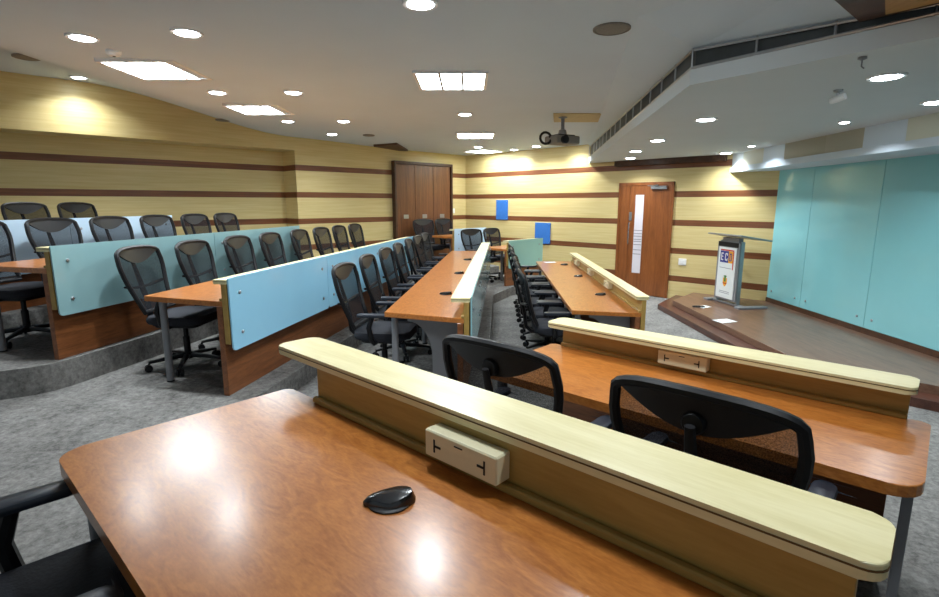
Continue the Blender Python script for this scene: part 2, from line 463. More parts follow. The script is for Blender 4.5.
# dark wedge in the ceiling over the cupboard
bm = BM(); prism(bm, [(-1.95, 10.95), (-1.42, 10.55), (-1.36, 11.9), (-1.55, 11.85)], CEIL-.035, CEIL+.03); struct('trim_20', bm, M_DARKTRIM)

# blue boards and small wall fittings --------------------------------------
for x, z0, z1, w, lab in ((.775, 1.36, 1.82, .36, 'upper blue felt square on the striped back wall nearer the cupboard corner'), (1.63, .86, 1.32, .42, 'lower blue felt square on the striped back wall nearer the door')):
    t = thing('pin_board', lab, 'pin board', on_back(x), -PI/4, 'blue squares on the back wall')
    bm = BM(); box(bm, -w/2, w/2, -.022, 0, z0, z1, .004, 1); obj('felt_panel', bm, M_BLUE, t)
    bm = BM()
    for s in (-1, 1):
        for z in (z0+.03, z1-.03): lathe(bm, [(.008, 0), (.006, .004)], 8, m=Matrix.Translation((s*(w/2-.03), -.022, z)) @ Matrix.Rotation(PI/2, 4, 'X'))
    obj('pins', bm, M_STEEL, t)
def switch(name, lab, loc, rz, n):
    t = thing(name, lab, 'wall switch', loc, rz)
    bm = BM(); box(bm, -.07, .07, -.014, 0, -.06, .06, .004, 2); obj('plate', bm, M_WHITE, t)
    for k in range(n):
        bm = BM(); box(bm, -.05+k*.1/n+.006, -.05+(k+1)*.1/n-.006, -.019, -.013, -.03, .03, .002, 1); obj('rocker', bm, M_WHITE, t)
switch('light_switch', 'white switch plate on the wall between the cupboard and the room corner', (-.42, -.42-KL, 1.56), PI/4, 3)
switch('wall_socket', 'small white plate on the striped wall between the door and the lectern', on_back(3.86, .70), -PI/4, 2)

# ------------------------------------------------------------------ ceiling fittings
def downlight(x, y, z, lab, grp, r=.085, m=None):
    t = thing('ceiling_downlight', lab, 'downlight', (x, y, z), 0, grp)
    bm = BM()
    lathe(bm, [(r*.92, .002), (r*.95, -.010), (r*1.22, -.012), (r*1.25, -.003), (r*1.25, .002)], 24); obj('trim_ring', bm, M_WHITE, t, True)
    bm = BM(); lathe(bm, [(r*.9, -.004), (r*.9, -.013), (r*.5, -.018)], 20); obj('lamp', bm, m or M_LAMP, t, True)
    ld = bpy.data.lights.new('downlight_beam', 'AREA'); ld.shape = 'DISK'; ld.size = r*1.8; ld.spread = math.radians(135)
    ld.energy = (15 if y > 2.5 else 10) if r > .06 else 9; ld.color = (.88, .95, 1.0)
    lo = bpy.data.objects.new('beam', ld); link(lo, t); lo.location = (0, 0, -.024)
    return t
G1, G2 = 'round downlights in the main ceiling', 'round downlights in the lowered stage ceiling'
for x, y, lab in [
    (-2.87, 4.14, 'round downlight in the main ceiling just before the nearer square light over the rear rows'),
    (-1.97, 3.90, 'round downlight level with the nearer rear square light, on its lectern side'),
    (-5.35, 7.55, 'round downlight in the raised ceiling washing the wall above the long niche'),
    (-2.79, 6.07, 'round downlight between the two square lights over the rear rows'),
    (-1.89, 5.88, 'round downlight beside the farther rear square light, on its lectern side'),
    (-2.71, 8.11, 'round downlight just past the farther rear square light'),
    (-1.82, 7.86, 'round downlight over the second aisle, halfway to the cupboard'),
    (-2.41, 9.49, 'round downlight nearest the wall beside the niche end'),
    (-.29, 3.33, 'round downlight over the nearest desk, cut by the top of the picture'),
    (-.06, 7.22, 'round downlight between the two square lights in the middle of the ceiling'),
    (.96, 3.05, 'round downlight at the top edge above the round speaker'),
    (.18, 11.30, 'round downlight nearest the room corner by the cupboard'),
    (.98, 11.85, 'round downlight close to the back wall over the upper blue square'),
    (1.38, 11.15, 'round downlight near the back wall over the lower blue square'),
    (2.02, 10.75, 'round downlight beside the far tip of the lowered ceiling'),
    (-.25, 2.05, 'added unseen round downlight above the photographer and the nearest desk'),  # added out of view to light the nearest desk
    (.92, 1.15, 'added unseen round downlight above the ledge of the nearest desk'),  # unseen lamp added to brighten the near ledge
    (-4.9, 4.6, 'added unseen round downlight above the near end of the topmost row')]:  # added beyond the view to light the left rows
    downlight(x, y, zc(x), lab, G1)
for x, y, lab in [
    (2.56, 8.30, 'downlight in the lowered ceiling, fourth from its near corner'),
    (2.86, 9.55, 'downlight in the lowered ceiling closest to the wooden door'),
    (2.40, 6.89, 'downlight in the lowered ceiling, second from its near corner'),
    (2.26, 5.20, 'downlight in the lowered ceiling, first one inside its near corner'),
    (2.64, 3.49, 'large bright downlight in the lowered ceiling below the slot frame'),
    (4.10, 8.60, 'downlight in the lowered ceiling at the far end of the painted soffit'),
    (3.70, 4.33, 'downlight in the lowered ceiling cut by the picture edge beside the soffit')]:
    downlight(x, y, DROPZ, lab, G2)
for x, y, lab in [(3.95, 7.55, 'small spot lighting the white soffit panels above the lectern'), (3.70, 5.36, 'small spot lighting the ice-blue soffit panel above the glass wall')]:
    downlight(x, y, DROPZ, lab, 'small soffit spots', .045, M_SPOT)

def square_light(x, y, lab, w=.62, d=.62, rz=0):
    z = zc(x)
    t = thing('ceiling_light_panel', lab, 'ceiling light', (x, y, z), rz, 'square recessed lights in the main ceiling')
    bm = BM()
    for a in ((-w/2-.03, w/2+.03, -d/2-.03, -d/2), (-w/2-.03, w/2+.03, d/2, d/2+.03), (-w/2-.03, -w/2, -d/2, d/2), (w/2, w/2+.03, -d/2, d/2)):
        box(bm, *a, -.022, .01)
    obj('frame', bm, M_WHITE, t)
    bm = BM(); box(bm, -w/2, w/2, -d/2, d/2, -.008, .01); obj('diffuser', bm, M_TUBE, t)
    for k in (-1, 1):
        bm = BM(); box(bm, k*w/6-.012, k*w/6+.012, -d/2, d/2, -.020, -.009); obj('divider', bm, M_STEEL, t)
square_light(-2.86, 5.07, 'square recessed light over the rear rows, the nearer one by the smoke detector')
square_light(-2.72, 7.10, 'square recessed light over the rear rows, the farther one')
square_light(-.17, 5.28, 'large square recessed light in the middle of the main ceiling', .62, .66)
square_light(.10, 9.38, 'middle square recessed light in line with the projector', .60, .66)
square_light(.32, 12.2, 'square recessed light closest to the room corner', .60, .60, PI/4)

def speaker(x, y, z, r, lab):
    t = thing('ceiling_speaker', lab, 'ceiling speaker', (x, y, z), 0, 'round ceiling speakers')
    bm = BM(); lathe(bm, [(r, .004), (r, -.010), (r*.9, -.014), (r*.88, .0)], 28); obj('rim', bm, M_GREYSPK, t, True)
    bm = BM(); lathe(bm, [(r*.88, -.004), (r*.86, -.011), (r*.3, -.014)], 28); obj('grille', bm, M_GREYSPK, t, True)
speaker(.96, 3.78, CEIL, .125, 'round grey ceiling speaker between the near slot and the middle lights')
speaker(-4.95, 6.2, zc(-4.95)-.01, .13, 'round grey ceiling speaker in the raised ceiling over the topmost row')
speaker(-3.9, 8.6, zc(-3.9)-.01, .11, 'round grey ceiling speaker above the end of the wall niche')
speaker(-1.75, 9.4, zc(-1.75)-.005, .10, 'round grey ceiling speaker over the aisle before the cupboard')
t = thing('smoke_detector', 'small white smoke detector beside the nearer rear square light', 'smoke detector', (-2.88, 4.50, zc(-2.88)), 0)
bm = BM(); lathe(bm, [(.055, .004), (.055, -.02), (.035, -.04)], 18); obj('housing', bm, M_WHITE, t, True)
bm = BM(); lathe(bm, [(.012, -.038), (.010, -.046)], 10); obj('sensor', bm, M_GREYSPK, t)
t = thing('security_camera', 'small bullet camera hanging from the lowered ceiling in front of the soffit', 'camera', (2.62, 3.90, DROPZ), .6)
bm = BM(); lathe(bm, [(.03, .002), (.03, -.012), (.01, -.02), (.01, -.05)], 12); obj('mount', bm, M_STEEL, t)
bm = BM(); lathe(bm, [(.022, -.045), (.026, .0), (.024, .05)], 12, m=Matrix.Translation((.0, 0, -.06)) @ Matrix.Rotation(1.35, 4, 'X')); obj('body', bm, M_WHITE, t)
t = thing('ceiling_sensor', 'tiny grey hooked sensor under the lowered ceiling below the wooden coffer', 'sensor', (2.16, 3.05, DROPZ), 0)
bm = BM(); lathe(bm, [(.02, .002), (.022, -.012), (.008, -.018)], 10); obj('rose', bm, M_GREYMETAL, t)
bm = BM(); tube(bm, [(0, 0, -.015), (.0, .0, -.05), (.015, .0, -.06)], .004, 6); obj('wire', bm, M_GREYMETAL, t)

# wooden coffer
t = thing('ceiling_coffer', 'tan wooden board with dark brown frame in the ceiling beside the air slot', 'ceiling board', (0, 0, 0))
bm = BM(); prism(bm, [(1.70, 2.64), (2.05, 2.95), (2.26, 2.67), (3.3, 1.25), (2.8, .9), (1.75, 2.3)], CEIL-.225, CEIL+.01); obj('frame', bm, M_DARKTRIM, t)
bm = BM(); prism(bm, [(1.91, 2.60), (2.085, 2.82), (2.24, 2.62), (3.2, 1.3), (2.85, 1.05), (1.95, 2.3)], CEIL-.232, CEIL-.224); obj('board', bm, M_TAN, t)

# projector --------------------------------------------------------------
bm = BM(); prism(bm, [(1.10, 7.15), (1.76, 7.15), (1.91, 7.85), (1.22, 7.85)], CEIL-.012, CEIL+.01); tag(obj('ceiling_hatch', bm, M_PATCH), 'beige rectangular hatch board in the ceiling above the projector', 'hatch')
pj = thing('projector', 'grey ceiling projector hanging from a pole under the beige hatch', 'projector', (1.27, 7.40, CEIL-.012), .5)
bm = BM(); lathe(bm, [(.06, 0), (.06, -.012), (.025, -.02), (.022, -.16), (.05, -.17), (.065, -.24)], 14); obj('mounting_pole', bm, M_GREYMETAL, pj, True)
bm = BM(); box(bm, -.20, .20, -.14, .14, -.36, -.25, .02, 2); obj('body', bm, M_GREYSPK, pj)
bm = BM(); lathe(bm, [(.055, 0), (.055, .04), (.04, .045)], 16, m=Matrix.Translation((-.08, -.14, -.31)) @ Matrix.Rotation(PI/2, 4, 'X')); obj('lens', bm, M_BLACK, pj, True)
bm = BM(); tube(bm, [(-.20, .02, -.27)]+[(-.28+.09*math.cos(a), .0, -.29+.075*math.sin(a)) for a in [i*.45+.6 for i in range(13)]], .017, 8); obj('cable_loop', bm, M_BLACK, pj, True)
bm = BM(); box(bm, -.14, .14, -.10, .10, -.252, -.235, .004, 1); obj('mounting_plate', bm, M_BLACK, pj)

# ------------------------------------------------------------------ desks
DT = .72
def desk(name, label, P, z, rz, L, D, skew=0, glass=None, npanel=0, shelf=(-.10, .05), shelf_s=None, board_s=None, sockets=(), legs=(), plates=(), crn=(0, 0, 0, 0), group='curved desks of the hall', modesty_s=None, splits=()):
    t = thing(name, label, 'desk', (P[0], P[1], z), rz, group)
    # corners: user/near, front/near, front/far, user/far   (x across, y along)
    pts = round_poly([(0, 0), (D, skew), (D, L), (0, L)], list(crn))
    bm = BM(); prism(bm, pts, DT-.042, DT, .004, 2); obj('desktop', bm, M_DESK, t)
    s0, s1 = (board_s or (skew, L))
    m0, m1 = (modesty_s or (skew+.005, L-.01))
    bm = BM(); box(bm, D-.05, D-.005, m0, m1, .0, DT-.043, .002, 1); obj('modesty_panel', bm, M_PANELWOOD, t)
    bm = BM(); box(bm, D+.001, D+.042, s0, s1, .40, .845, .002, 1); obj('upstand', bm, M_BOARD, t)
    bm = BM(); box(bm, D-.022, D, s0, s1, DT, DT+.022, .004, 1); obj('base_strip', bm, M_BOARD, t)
    h0, h1 = (shelf_s or (s0, s1))
    rr = .035 if not glass else .008
    spans = [h0]+list(splits)+[h1]
    for a, b in zip(spans, spans[1:]):
        r = [rr if a == h0 else 0, rr if a == h0 else 0, rr if b == h1 else 0, rr if b == h1 else 0]
        g = .003 if splits else 0
        q = [(D+shelf[0], a+g), (D+shelf[1], a+g), (D+shelf[1], b-g), (D+shelf[0], b-g)]
        bm = BM(); prism(bm, round_poly(q, r), .845, .877, .004, 2); sh = obj('shelf', bm, M_CREAM, t)
        e = .0012
        q = [(D+shelf[0]-e, a+g-e), (D+shelf[1]+e, a+g-e), (D+shelf[1]+e, b-g+e), (D+shelf[0]-e, b-g+e)]
        bm = BM(); prism(bm, round_poly(q, r), .863, .8665); obj('edge_inlay', bm, M_INLAY, sh)
    if glass:
        gl = s1-s0; w = gl/npanel
        for k in range(npanel):
            a, b = s0+k*w+.004, s0+(k+1)*w-.004
            bm = BM()
            q = round_poly([(a, .35), (b, .35), (b, .888), (a, .888)], [.03, .03, .008, .008], 3)
            n = len(q)
            add_faces(bm, [(D+.052, p[0], p[1]) for p in q]+[(D+.064, p[0], p[1]) for p in q], [tuple(range(n)), tuple(reversed(range(n, 2*n)))]+[(i, (i+1) % n, n+(i+1) % n, n+i) for i in range(n)])
            gp = obj('glass_panel', bm, glass, t)
            for s in (a+.12, b-.12):
                for zz in (.47, .77):
                    bm = BM(); lathe(bm, [(.014, 0), (.014, .006), (.009, .010)], 10, m=Matrix.Translation((D+.064, s, zz)) @ Matrix.Rotation(PI/2, 4, 'Y')); obj('bolt', bm, M_STEEL, gp)
    for (x, y) in legs:
        bm = BM(); tube(bm, [(x, y, .012), (x, y, DT-.042)], .027, 14); lg = obj('leg', bm, M_GREYMETAL, t, True)
        bm = BM(); lathe(bm, [(.018, 0), (.030, .004), (.030, .014)], 12, (x, y, 0)); obj('foot', bm, M_BLACK, lg, True)
    for y, x0, x1 in plates:
        bm = BM()
        if y in (.04, .06):      # plate cut away in an arc on the sitter's side
            zt = DT-.043; xa = x0+(x1-x0)*.48
            q = [(x1, .02), (x1, zt), (x0, zt)]+[(x0+(xa-x0)*math.sin(a), zt-.04-.30*(1-math.cos(a))) for a in [i*PI/16 for i in range(9)]]+[(xa, .02)]
            n = len(q)
            add_faces(bm, [(p[0], y, p[1]) for p in q]+[(p[0], y+.03, p[1]) for p in q], [tuple(range(n)), tuple(reversed(range(n, 2*n)))]+[(i, (i+1) % n, n+(i+1) % n, n+i) for i in range(n)])
        else: box(bm, x0, x1, y, y+.03, .02, DT-.043, .003, 1)
        obj('end_plate', bm, M_GREYMETAL, t)
    for s in sockets:
        bm = BM(); box(bm, D-.055, D, s-.125, s+.125, DT+.030, DT+.105, .004, 1); so = obj('socket_box', bm, M_SOCKET, t)
        for c in (s-.08, s+.08):
            bm = BM(); k = 1 if c < s else -1; q = [(x*k, y) for x, y in ((-.010, -.018), (-.005, -.018), (-.005, -.003), (.016, -.003), (.016, .003), (-.005, .003), (-.005, .018), (-.010, .018))]
            n = len(q)
            add_faces(bm, [(D-.0565, c+p[0], DT+.066+p[1]) for p in q]+[(D-.0545, c+p[0], DT+.066+p[1]) for p in q], [tuple(range(n)), tuple(reversed(range(n, 2*n)))]+[(i, (i+1) % n, n+(i+1) % n, n+i) for i in range(n)])
            obj('outlet', bm, M_HOLE, so)
        bm = BM(); box(bm, D-.0565, D-.0545, s-.014, s+.014, DT+.088, DT+.091); obj('indicator', bm, M_HOLE, so)
    return t

NRZ = math.radians(47.5)
eu, ev = Vector((.737, -.676)), Vector((.676, .737))
def near(u, v): p = eu*u+ev*v; return (p.x, p.y)
# nearest desk (the photographer's) and the one in front of it
desk('lecture_desk', 'nearest honey-wood desk with a long cream ledge filling the lower foreground', near(.10, .215), .33, NRZ, 1.90, .725,
     shelf=(-.005, .170), shelf_s=(.105, 1.985), board_s=(.14, 1.70), sockets=(.95,), legs=((.07, 1.83), (.07, .10)), plates=((1.79, .12, .66),), crn=(.05, .02, .02, .07), modesty_s=(.05, 1.75))
desk('lecture_desk', 'second honey-wood desk with a cream ledge, just beyond the nearest ledge', near(.04, 2.01), .16, NRZ, 1.80, .69,
     shelf=(-.10, .085), shelf_s=(.055, 1.79), board_s=(.075, 1.73), sockets=(.98,), legs=((.06, 1.70),), plates=((.02, .10, .62),), crn=(.09, .03, .02, .03), modesty_s=(.1, 1.75))
def mid(deg): return -math.radians(deg)
desk('lecture_desk', 'long honey-wood desk with a cream ledge in the middle of the hall', (-.69, 4.13), .16, mid(3.7), 5.5, .66, -.20,
     glass=M_GLASS_T, npanel=4, shelf=(-.10, .048), legs=((.07, .06), (.07, 1.66), (.07, 3.24), (.07, 4.85)), plates=((.04, .18, .60),), splits=(1.18, 2.55, 3.95), sockets=(.75, 2.2, 3.8))
desk('lecture_desk', 'long honey-wood desk with a cream ledge beside the aisle to the stage', (1.00, 4.97), 0, mid(2.6), 4.35, .64, -.10,
     shelf=(-.05, .075), legs=((.07, .07), (.07, 2.08), (.07, 4.25)), plates=((.06, .18, .58),), sockets=(1.25, 2.40, 3.6))
desk('lecture_desk', 'long wooden desk fronted by light blue glass panels, its near end facing the carpet aisle', (-2.50, 3.93), .33, mid(9.5), 4.80, .74, -.12,
     glass=M_GLASS_B, npanel=3, shelf=(-.06, .048), legs=((.07, .10), (.07, 1.53), (.07, 2.95), (.07, 4.35)))
desk('lecture_desk', 'long wooden desk fronted by grey-teal glass panels behind the light blue one', (-3.92, 4.10), .545, mid(11), 3.62, .75, -.06,
     glass=M_GLASS_T, npanel=2, shelf=(-.07, .048), legs=((.07, .05), (.07, 1.43), (.07, 3.45)))
desk('lecture_desk', 'topmost wooden desk fronted by icy white-blue glass panels under the wall niche', (-5.44, 4.42), .70, mid(12), 2.95, .75, 0,
     glass=M_GLASS_W, npanel=2, shelf=(-.10, .048), legs=((.07, .10), (.07, 1.68), (.07, 2.37)))
desk('lecture_desk', 'short far desk with an ice-blue glass front standing before the cupboard', (-.82, 11.46), .33, -PI/4, .98, .65, 0,
     glass=M_GLASS_W, npanel=1, shelf=(-.10, .048), legs=((.07, .49),), group='short desks at the far end')
desk('lecture_desk', 'short far desk with a pale green glass front standing by the blue wall squares', (.247, 10.41), .16, -PI/4, 1.06, .65, 0,
     glass=M_GLASS_G, npanel=1, shelf=(-.10, .048), legs=((.07, .53),), group='short desks at the far end')

# desktop cable covers ---------------------------------------------------
def cable_cover_mesh():
    bm = BM()
    # teardrop dome, long axis Y
    prof = []
    N = 20
    for ring, (k, z) in enumerate(((1.0, 0), (1.0, .008), (.86, .017), (.5, .022))):
        pts = []
        for i in range(N):
            a = 2*PI*i/N
            x = .040*k*math.cos(a); y = .062*k*math.sin(a)
            if y > 0: x *= (1-.45*(y/.062))
            pts.append(bm.verts.new((x, y, z+(.012*max(0, -y/.062) if ring > 1 else 0))))
        prof.append(pts)
    for a, b in zip(prof, prof[1:]):
        for i in range(N): bm.faces.new((a[i], a[(i+1) % N], b[(i+1) % N], b[i]))
    bm.faces.new(list(reversed(prof[0]))); bm.faces.new(prof[-1])
    return bm
M_GLOSSBLK = plain('glossy_black_plastic', (22, 24, 28), .2, coat=.3)
cv0 = thing('cable_cover', 'black pointed cable cover on the nearest honey-wood desktop', 'cable cover', (-.19, 1.13, 1.05), math.radians(100), 'black cable covers on the desktops')
obj('housing', cable_cover_mesh(), M_GLOSSBLK, cv0, True)
bm = BM(); lathe(bm, [(.052, 0), (.052, .004), (.045, .006)], 20); obj('base_ring', bm, M_BLACK, cv0)
cov = [(-.23, 4.96, .88, 'first cable cover from the near end of the middle desk'), (-.13, 6.46, .88, 'second cable cover along the middle desk'), (-.03, 8.04, .88, 'third and farthest cable cover on the middle desk'),
       (1.49, 5.83, .72, 'first cable cover from the near end of the desk beside the stage aisle'), (1.55, 7.34, .72, 'second cable cover along the desk beside the stage aisle'), (1.60, 8.75, .72, 'farthest cable cover on the desk beside the stage aisle')]
for x, y, z, lab in cov:
    c = copy_tree(cv0); c.location = (x, y, z); c.rotation_euler = (0, 0, math.radians(90)); c['label'] = lab
# loose sheet on the far end of that desk
def sheet(x, y, z, rz, w, d, lab, name='paper_sheet'):
    bm = BM(); n = 6
    vs = [(-w/2+w*i/n, -d/2+d*j, .001+.004*math.sin(i*1.1+j)**2) for j in (0, 1) for i in range(n+1)]
    bv = [bm.verts.new(v) for v in vs]
    for i in range(n): bm.faces.new((bv[i], bv[i+1], bv[n+2+i], bv[n+1+i]))
    o = obj(name, bm, M_PAPER); o.location = (x, y, z); o.rotation_euler = (0, 0, rz)
    return tag(o, lab, 'paper')
sheet(1.42, 9.12, .721, .2, .20, .14, 'small white paper at the far end of the stage-aisle desk')
sheet(3.62, 7.88, .171, .5, .20, .14, 'small white paper beside the dark cable on the stage corner')
sheet(3.47, 6.90, .171, .3, .26, .20, 'larger white paper lying alone on the stage edge')
t = thing('coiled_cable', 'dark coiled cable with plug lying on the stage corner', 'cable', (3.50, 7.84, .171), 0)
bm = BM(); tube(bm, [(.06*math.cos(a*.7)*(1+.1*a/6), .045*math.sin(a*.7), .008+.004*a/6) for a in range(18)], .006, 6); obj('coil', bm, M_BLACK, t, True)
bm = BM(); box(bm, .06, .11, -.02, .02, 0, .022, .004, 1); obj('plug', bm, M_BLACK, t)

# ------------------------------------------------------------------ lectern
le = thing('lectern', 'steel lectern with a white logo sign standing on the stage by the back wall', 'lectern', (4.04, 8.12, .17), math.radians(8))
# front faces -X ; width along Y
bm = BM(); box(bm, .00, .03, -.27, .27, .07, .98, .004, 1); obj('sign_frame', bm, M_GREYMETAL, le)
bm = BM(); box(bm, -.012, 0, -.215, .215, .10, .90, .002, 1); sg = obj('sign_board', bm, M_PAPER, le)
bm = BM(); box(bm, -.012, 0, -.24, .24, .91, .98); obj('top_rail', bm, M_BLACK, le)
for s in (-1, 1):
    bm = BM(); box(bm, .03, .09, s*.25-.015, s*.25+.015, .02, 1.0, .004, 1); obj('post', bm, M_STEEL, le)
bm = BM(); box(bm, -.06, .42, -.46, -.34+.0, .0, .03, .004, 1); box(bm, -.06, .42, .34, .46, .0, .03, .004, 1); box(bm, .03, .10, -.40, .40, .006, .034, .003, 1); obj('base', bm, M_GREYMETAL, le)
mt = Matrix.Translation((.16, 0, 1.06)) @ Matrix.Rotation(math.radians(9), 4, 'Y')
bm = BM(); box(bm, -.26, .26, -.42, .42, -.012, .012, .004, 1, m=mt); obj('reading_top', bm, M_STEEL, le)
bm = BM(); box(bm, .03, .10, -.2, .2, .97, 1.05); obj('top_bracket', bm, M_GREYMETAL, le)
# sign print; sign seen from -X: reading direction runs toward -Y ... left edge is +Y
def sgn(x0, x1, z0, z1, m, nm, d=.0025):   # x measured from the left edge of the sign as read (0...43)
    b = BM(); box(b, -.012-d, -.012, .215-x1, .215-x0, z0, z1); return obj(nm, b, m, sg)
sgn(.05, .15, .66, .84, M_NAVY, 'navy_square'); sgn(.155, .255, .66, .84, M_NAVY, 'navy_square'); sgn(.26, .36, .66, .84, M_ORANGE, 'orange_square')
sgn(.05, .38, .845, .865, M_RED, 'red_bar'); sgn(.365, .385, .56, .845, M_RED, 'red_bar')
b = BM()
def st(bm_, x0, x1, z0, z1, d=.0045): box(bm_, -.012-d, -.0125, .215-x1, .215-x0, z0, z1)
st(b, .075, .093, .69, .81); st(b, .075, .13, .79, .81); st(b, .075, .125, .742, .76); st(b, .075, .13, .69, .71); obj('letter_e', b, M_WHITE, sg)
b = BM(); st(b, .175, .193, .70, .80); st(b, .185, .235, .79, .81); st(b, .185, .235, .69, .71); st(b, .219, .235, .77, .79); st(b, .219, .235, .71, .73); obj('letter_c', b, M_WHITE, sg)
b = BM(); st(b, .285, .300, .69, .81); st(b, .285, .33, .795, .81); st(b, .285, .33, .69, .705); st(b, .325, .340, .70, .80); obj('letter_d', b, M_NAVY, sg)
# crest
b = BM()
q = [(.165, .42), (.265, .42), (.265, .34), (.24, .30), (.215, .28), (.19, .30), (.165, .34)]
vs = [(-.0145, .215-x, z) for x, z in q]+[(-.0121, .215-x, z) for x, z in q]; n = len(q)
add_faces(b, vs, [tuple(range(n)), tuple(reversed(range(n, 2*n)))]+[(i, (i+1) % n, n+(i+1) % n, n+i) for i in range(n)]); obj('crest_shield', b, M_ORANGE, sg)
b = BM(); st(b, .195, .235, .36, .46, .004); st(b, .18, .25, .44, .455, .004); obj('crest_emblem', b, M_GREEN, sg)
b = BM(); st(b, .172, .258, .325, .345, .004); obj('crest_ribbon', b, M_RED, sg)
for z in (.175, .20, .57):
    sgn(.09 if z < .5 else .05, .34, z, z+.010, M_GREYTXT, 'text_line', .001)

# ------------------------------------------------------------------ chairs
def back_pt(x, z):
    """point on the curved, leaning back surface"""
    h = (z-.50)/.54
    y = -.215-.165*h + .40*x*x
    return Vector((x, y-.02*math.sin(PI*h), z))
def half_w(z):
    h = (z-.52)/.52
    return .205+.075*sm(h*1.25) - .018*max(0, h-.75)/.25
def outline(n=9):
    z0, z1 = .52, 1.035
    left = [(-half_w(z0+(z1-.06-z0)*i/n), z0+(z1-.06-z0)*i/n) for i in range(n+1)]
    w = half_w(z1-.06)
    top = []
    for i in range(1, 12):
        a = PI-PI*i/12
        ex = math.copysign(abs(math.cos(a))**.55, math.cos(a)); ez = abs(math.sin(a))**.55
        top.append((w*ex, z1-.06+.06*ez+.012*math.cos(ex*PI/2)))
    right = [(-x, z) for x, z in reversed(left)]
    return left+top+right
def make_chair():
    t = thing('office_chair', 'x', 'chair')
    # seat cushion
    bm = BM()
    q = round_poly([(-.25, -.22), (.25, -.22), (.26, .27), (-.26, .27)], [.10, .10, .12, .12], 5)
    prism(bm, q, .42, .49, .028, 3); obj('seat', bm, M_SEAT, t, True)
    bm = BM(); prism(bm, round_poly([(-.19, -.17), (.19, -.17), (.19, .2), (-.19, .2)], .06, 3), .385, .42, .008, 1); obj('seat_pan', bm, M_BLACK, t, True)
    # backrest
    ol = outline()
    loop = [back_pt(x, z) for x, z in ol]
    bm = BM(); tube(bm, loop, .019, 8, closed=True, flat=1.0); fr = obj('backrest_frame', bm, M_BLACK, t, True)
    bm = BM()
    rows = 11; cols = 8
    def grid(bm_, z0, z1, off, shrink=.0, r=rows):
        g = []
        for j in range(r+1):
            z = z0+(z1-z0)*j/r
            w = half_w(min(z, .975))-shrink
            if z > .975: w *= max(0, 1-((z-.975)/.068)**2)**.5 if z < 1.04 else 0
            g.append([bm_.verts.new(back_pt(w*(2*i/cols-1), z)+Vector((0, off, 0))) for i in range(cols+1)])
        for a, b in zip(g, g[1:]):
            for i in range(cols): bm_.faces.new((a[i], a[i+1], b[i+1], b[i]))
    grid(bm, .525, 1.035, .004); obj('mesh_panel', bm, M_MESH, t, True)
    # solid crescent across the top of the back
    bm = BM(); g = []
    for i in range(17):
        x = (2*i/16-1)*.25
        top = 1.035-.02*(x/.25)**4; bot = top-.004-.115*max(0, 1-(x/.25)**2)
        g.append([bm.verts.new(back_pt(x, zz)+Vector((0, oo, 0))) for zz, oo in ((bot, -.010), (top, -.014), (top, .012), (bot, .010))])
    for a, b in zip(g, g[1:]):
        for k in range(4): bm.faces.new((a[k], a[(k+1) % 4], b[(k+1) % 4], b[k]))
    bm.faces.new(g[0]); bm.faces.new(list(reversed(g[-1])))
    obj('headband', bm, M_BAND, t, True)
    c = back_pt(0, .955)
    bm = BM(); lathe(bm, [(.036, -.004), (.036, .010), (.030, .018), (.012, .022)], 18, m=Matrix.Translation(c+Vector((0, -.012, 0))) @ Matrix.Rotation(PI/2, 4, 'X')); obj('boss', bm, M_BLACK, t, True)
    # lumbar bar, two cheeks and the spine
    bm = BM(); tube(bm, [back_pt(x, .74+.05*(1-(x/.24)**2)*-.6)+Vector((0, -.026-.02*(1-(x/.24)**2), 0)) for x in [-.245+.49*i/10 for i in range(11)]], .022, 8, flat=.5); obj('lumbar_bar', bm, M_BLACK, t, True)
    bm = BM(); tube(bm, [(0, -.10, .40), (0, -.24, .405), (0, -.30, .46), (0, -.315, .60), (0, -.345, .72), (0, -.41, .955)], [.032, .032, .03, .028, .026, .016], 8, flat=.7); obj('spine', bm, M_BLACK, t, True)
    # armrests
    for s in (-1, 1):
        bm = BM(); tube(bm, [(s*.17, -.02, .40), (s*.25, -.02, .405), (s*.282, -.03, .44), (s*.288, -.05, .55), (s*.283, -.02, .645)], [.022, .022, .024, .024, .02], 8); ar = obj('armrest', bm, M_BLACK, t, True)
        bm = BM(); prism(bm, round_poly([(s*.282-.040, -.15), (s*.282+.040, -.15), (s*.282+.036, .13), (s*.282-.036, .13)], [.035, .035, .038, .038], 4), .640, .668, .009, 2); obj('arm_pad', bm, M_PAD, ar, True)
    # pedestal
    bm = BM(); lathe(bm, [(.045, .075), (.045, .13), (.028, .135), (.028, .27), (.020, .275), (.020, .38), (.06, .385)], 14); obj('gas_lift', bm, M_BLACK, t, True)
    for k in range(5):
        a = 2*PI*k/5+.3; d = Vector((math.cos(a), math.sin(a), 0))
        bm = BM(); tube(bm, [d*.02+Vector((0, 0, .105)), d*.16+Vector((0, 0, .095)), d*.30+Vector((0, 0, .078))], [.030, .024, .016], 8, flat=.8); ft = obj('base_spoke', bm, M_BLACK, t, True)
        ax = Vector((-d.y, d.x, 0))
        bm = BM()
        for s in (-1, 1):
            m = Matrix.Translation(d*.305+Vector((0, 0, .030))+ax*(.018*s)) @ ax.to_track_quat('Z', 'Y').to_matrix().to_4x4()
            lathe(bm, [(.018, -.011), (.030, -.008), (.030, .008), (.018, .011)], 12, m=m)
        tube(bm, [d*.305+Vector((0, 0, .03)), d*.295+Vector((0, 0, .082))], .009, 6)
        obj('castor', bm, M_BLACK, ft, True)
    return t
proto = make_chair(); used = [False]
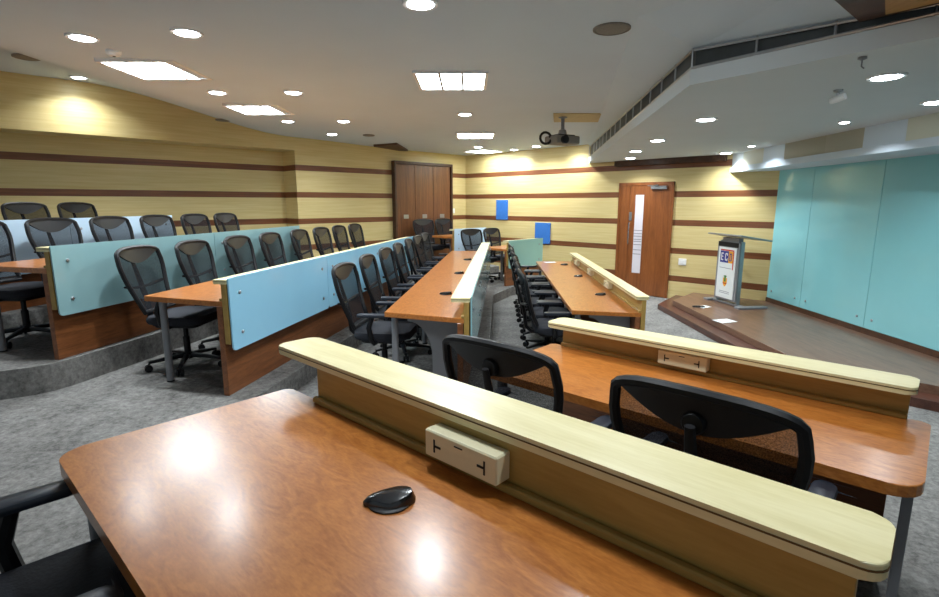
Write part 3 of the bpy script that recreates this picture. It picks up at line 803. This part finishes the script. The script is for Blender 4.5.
def chair(x, y, z, ang, label, group):
    """ang: direction (degrees, world) the sitter faces"""
    c = proto if not used[0] else copy_tree(proto)
    used[0] = True
    c.location = (x, y, z); c.rotation_euler = (0, 0, math.radians(ang)-PI/2)
    c['label'] = label; c['group'] = group
    return c
ORD = ['first', 'second', 'third', 'fourth', 'fifth', 'sixth', 'seventh', 'eighth']
rng = random.Random(3)
def row(P, deg, ys, z, off, fmt, grp, jit=5, first=0, angs=None):
    a = math.radians(deg)
    for i, Y in enumerate(ys):
        s = (Y-P[1])/math.cos(a)
        x = P[0]+math.sin(a)*s-off*math.cos(a); y = P[1]+math.cos(a)*s+off*math.sin(a)
        da = angs[i] if angs else rng.uniform(-jit, jit)
        chair(x, y, z, -deg+da, fmt % ORD[i], grp)
row((-.69, 4.13), 3.7, [4.56, 5.38, 6.22, 6.98, 7.80, 8.60, 9.35], .16, .11, 'black mesh office chair, %s from the near end of the middle desk', 'chairs at the middle desk')
row((1.00, 4.97), 2.6, [5.40, 6.04, 6.7, 7.4, 8.1, 8.8], 0, .12, 'black mesh office chair, %s from the near end of the stage-aisle desk', 'chairs at the stage-aisle desk', 4)
row((-2.50, 3.93), 9.5, [4.42, 5.09, 5.81, 6.48, 7.22, 7.88, 8.54, 9.20], .33, .07, 'black mesh office chair, %s from the near end of the light blue fronted desk', 'chairs at the light blue fronted desk', angs=[8, 7, 6, 6, 5, 2, 3, 0])
row((-3.92, 4.10), 11, [4.50, 5.17, 5.84, 6.50, 7.16, 7.80], .545, .11, 'black mesh office chair, %s from the near end of the grey-teal fronted desk', 'chairs at the grey-teal fronted desk', angs=[6, 4, 6, 5, 4, 4])
row((-5.44, 4.42), 12, [5.74, 6.41, 7.08], .70, .11, 'black mesh office chair, %s of those visible behind the topmost icy desk', 'chairs at the topmost desk', angs=[5, 3, 4])
fx, fy = math.cos(-PI/4), math.sin(-PI/4)
for P, z, ss, nm in (((-.82, 11.46), .33, (.16, .83), 'before the cupboard'), ((.247, 10.41), .16, (.19, .87), 'near the blue wall squares')):
    for i, s in enumerate(ss):
        chair(P[0]+s*.7071-.17*fx, P[1]+s*.7071-.17*fy, z, -45+(-4, 6)[i], 'black mesh office chair, %s at the short far desk %s' % (('nearer one', 'farther one')[i], nm), 'chairs at the short far desks')
for u, lab, da in ((-1.28, 'black mesh office chair between the two near desks, the one toward the aisle', 2), (-.485, 'black mesh office chair between the two near desks, the one by the desk end', 0)):
    p = near(u, 2.01-.13); chair(p[0], p[1], .16, 47.5+da, lab, 'chairs between the near desks')
p = near(-1.42, .10); chair(p[0], p[1], .33, 43, 'black office chair in the near corner with its armrest touching the nearest desk', 'chairs between the near desks')

# ------------------------------------------------------------------ light, world, camera
w = bpy.data.worlds.new('world'); scn.world = w; w.use_nodes = True
bg = w.node_tree.nodes['Background']; bg.inputs[0].default_value = (.80, .92, 1.0, 1); bg.inputs[1].default_value = .38

cam = bpy.data.cameras.new('camera'); co = bpy.data.objects.new('camera', cam); COL.objects.link(co)
F = 520.
cam.sensor_width = 36; cam.lens = F/939*36; cam.clip_start = .02
pitch = math.atan((298.5-203)/F)
co.location = (0, 0, 1.75); co.rotation_euler = (PI/2-pitch, 0, 0)
scn.camera = co
scn.view_settings.view_transform = 'Standard'
scn.view_settings.exposure = .15
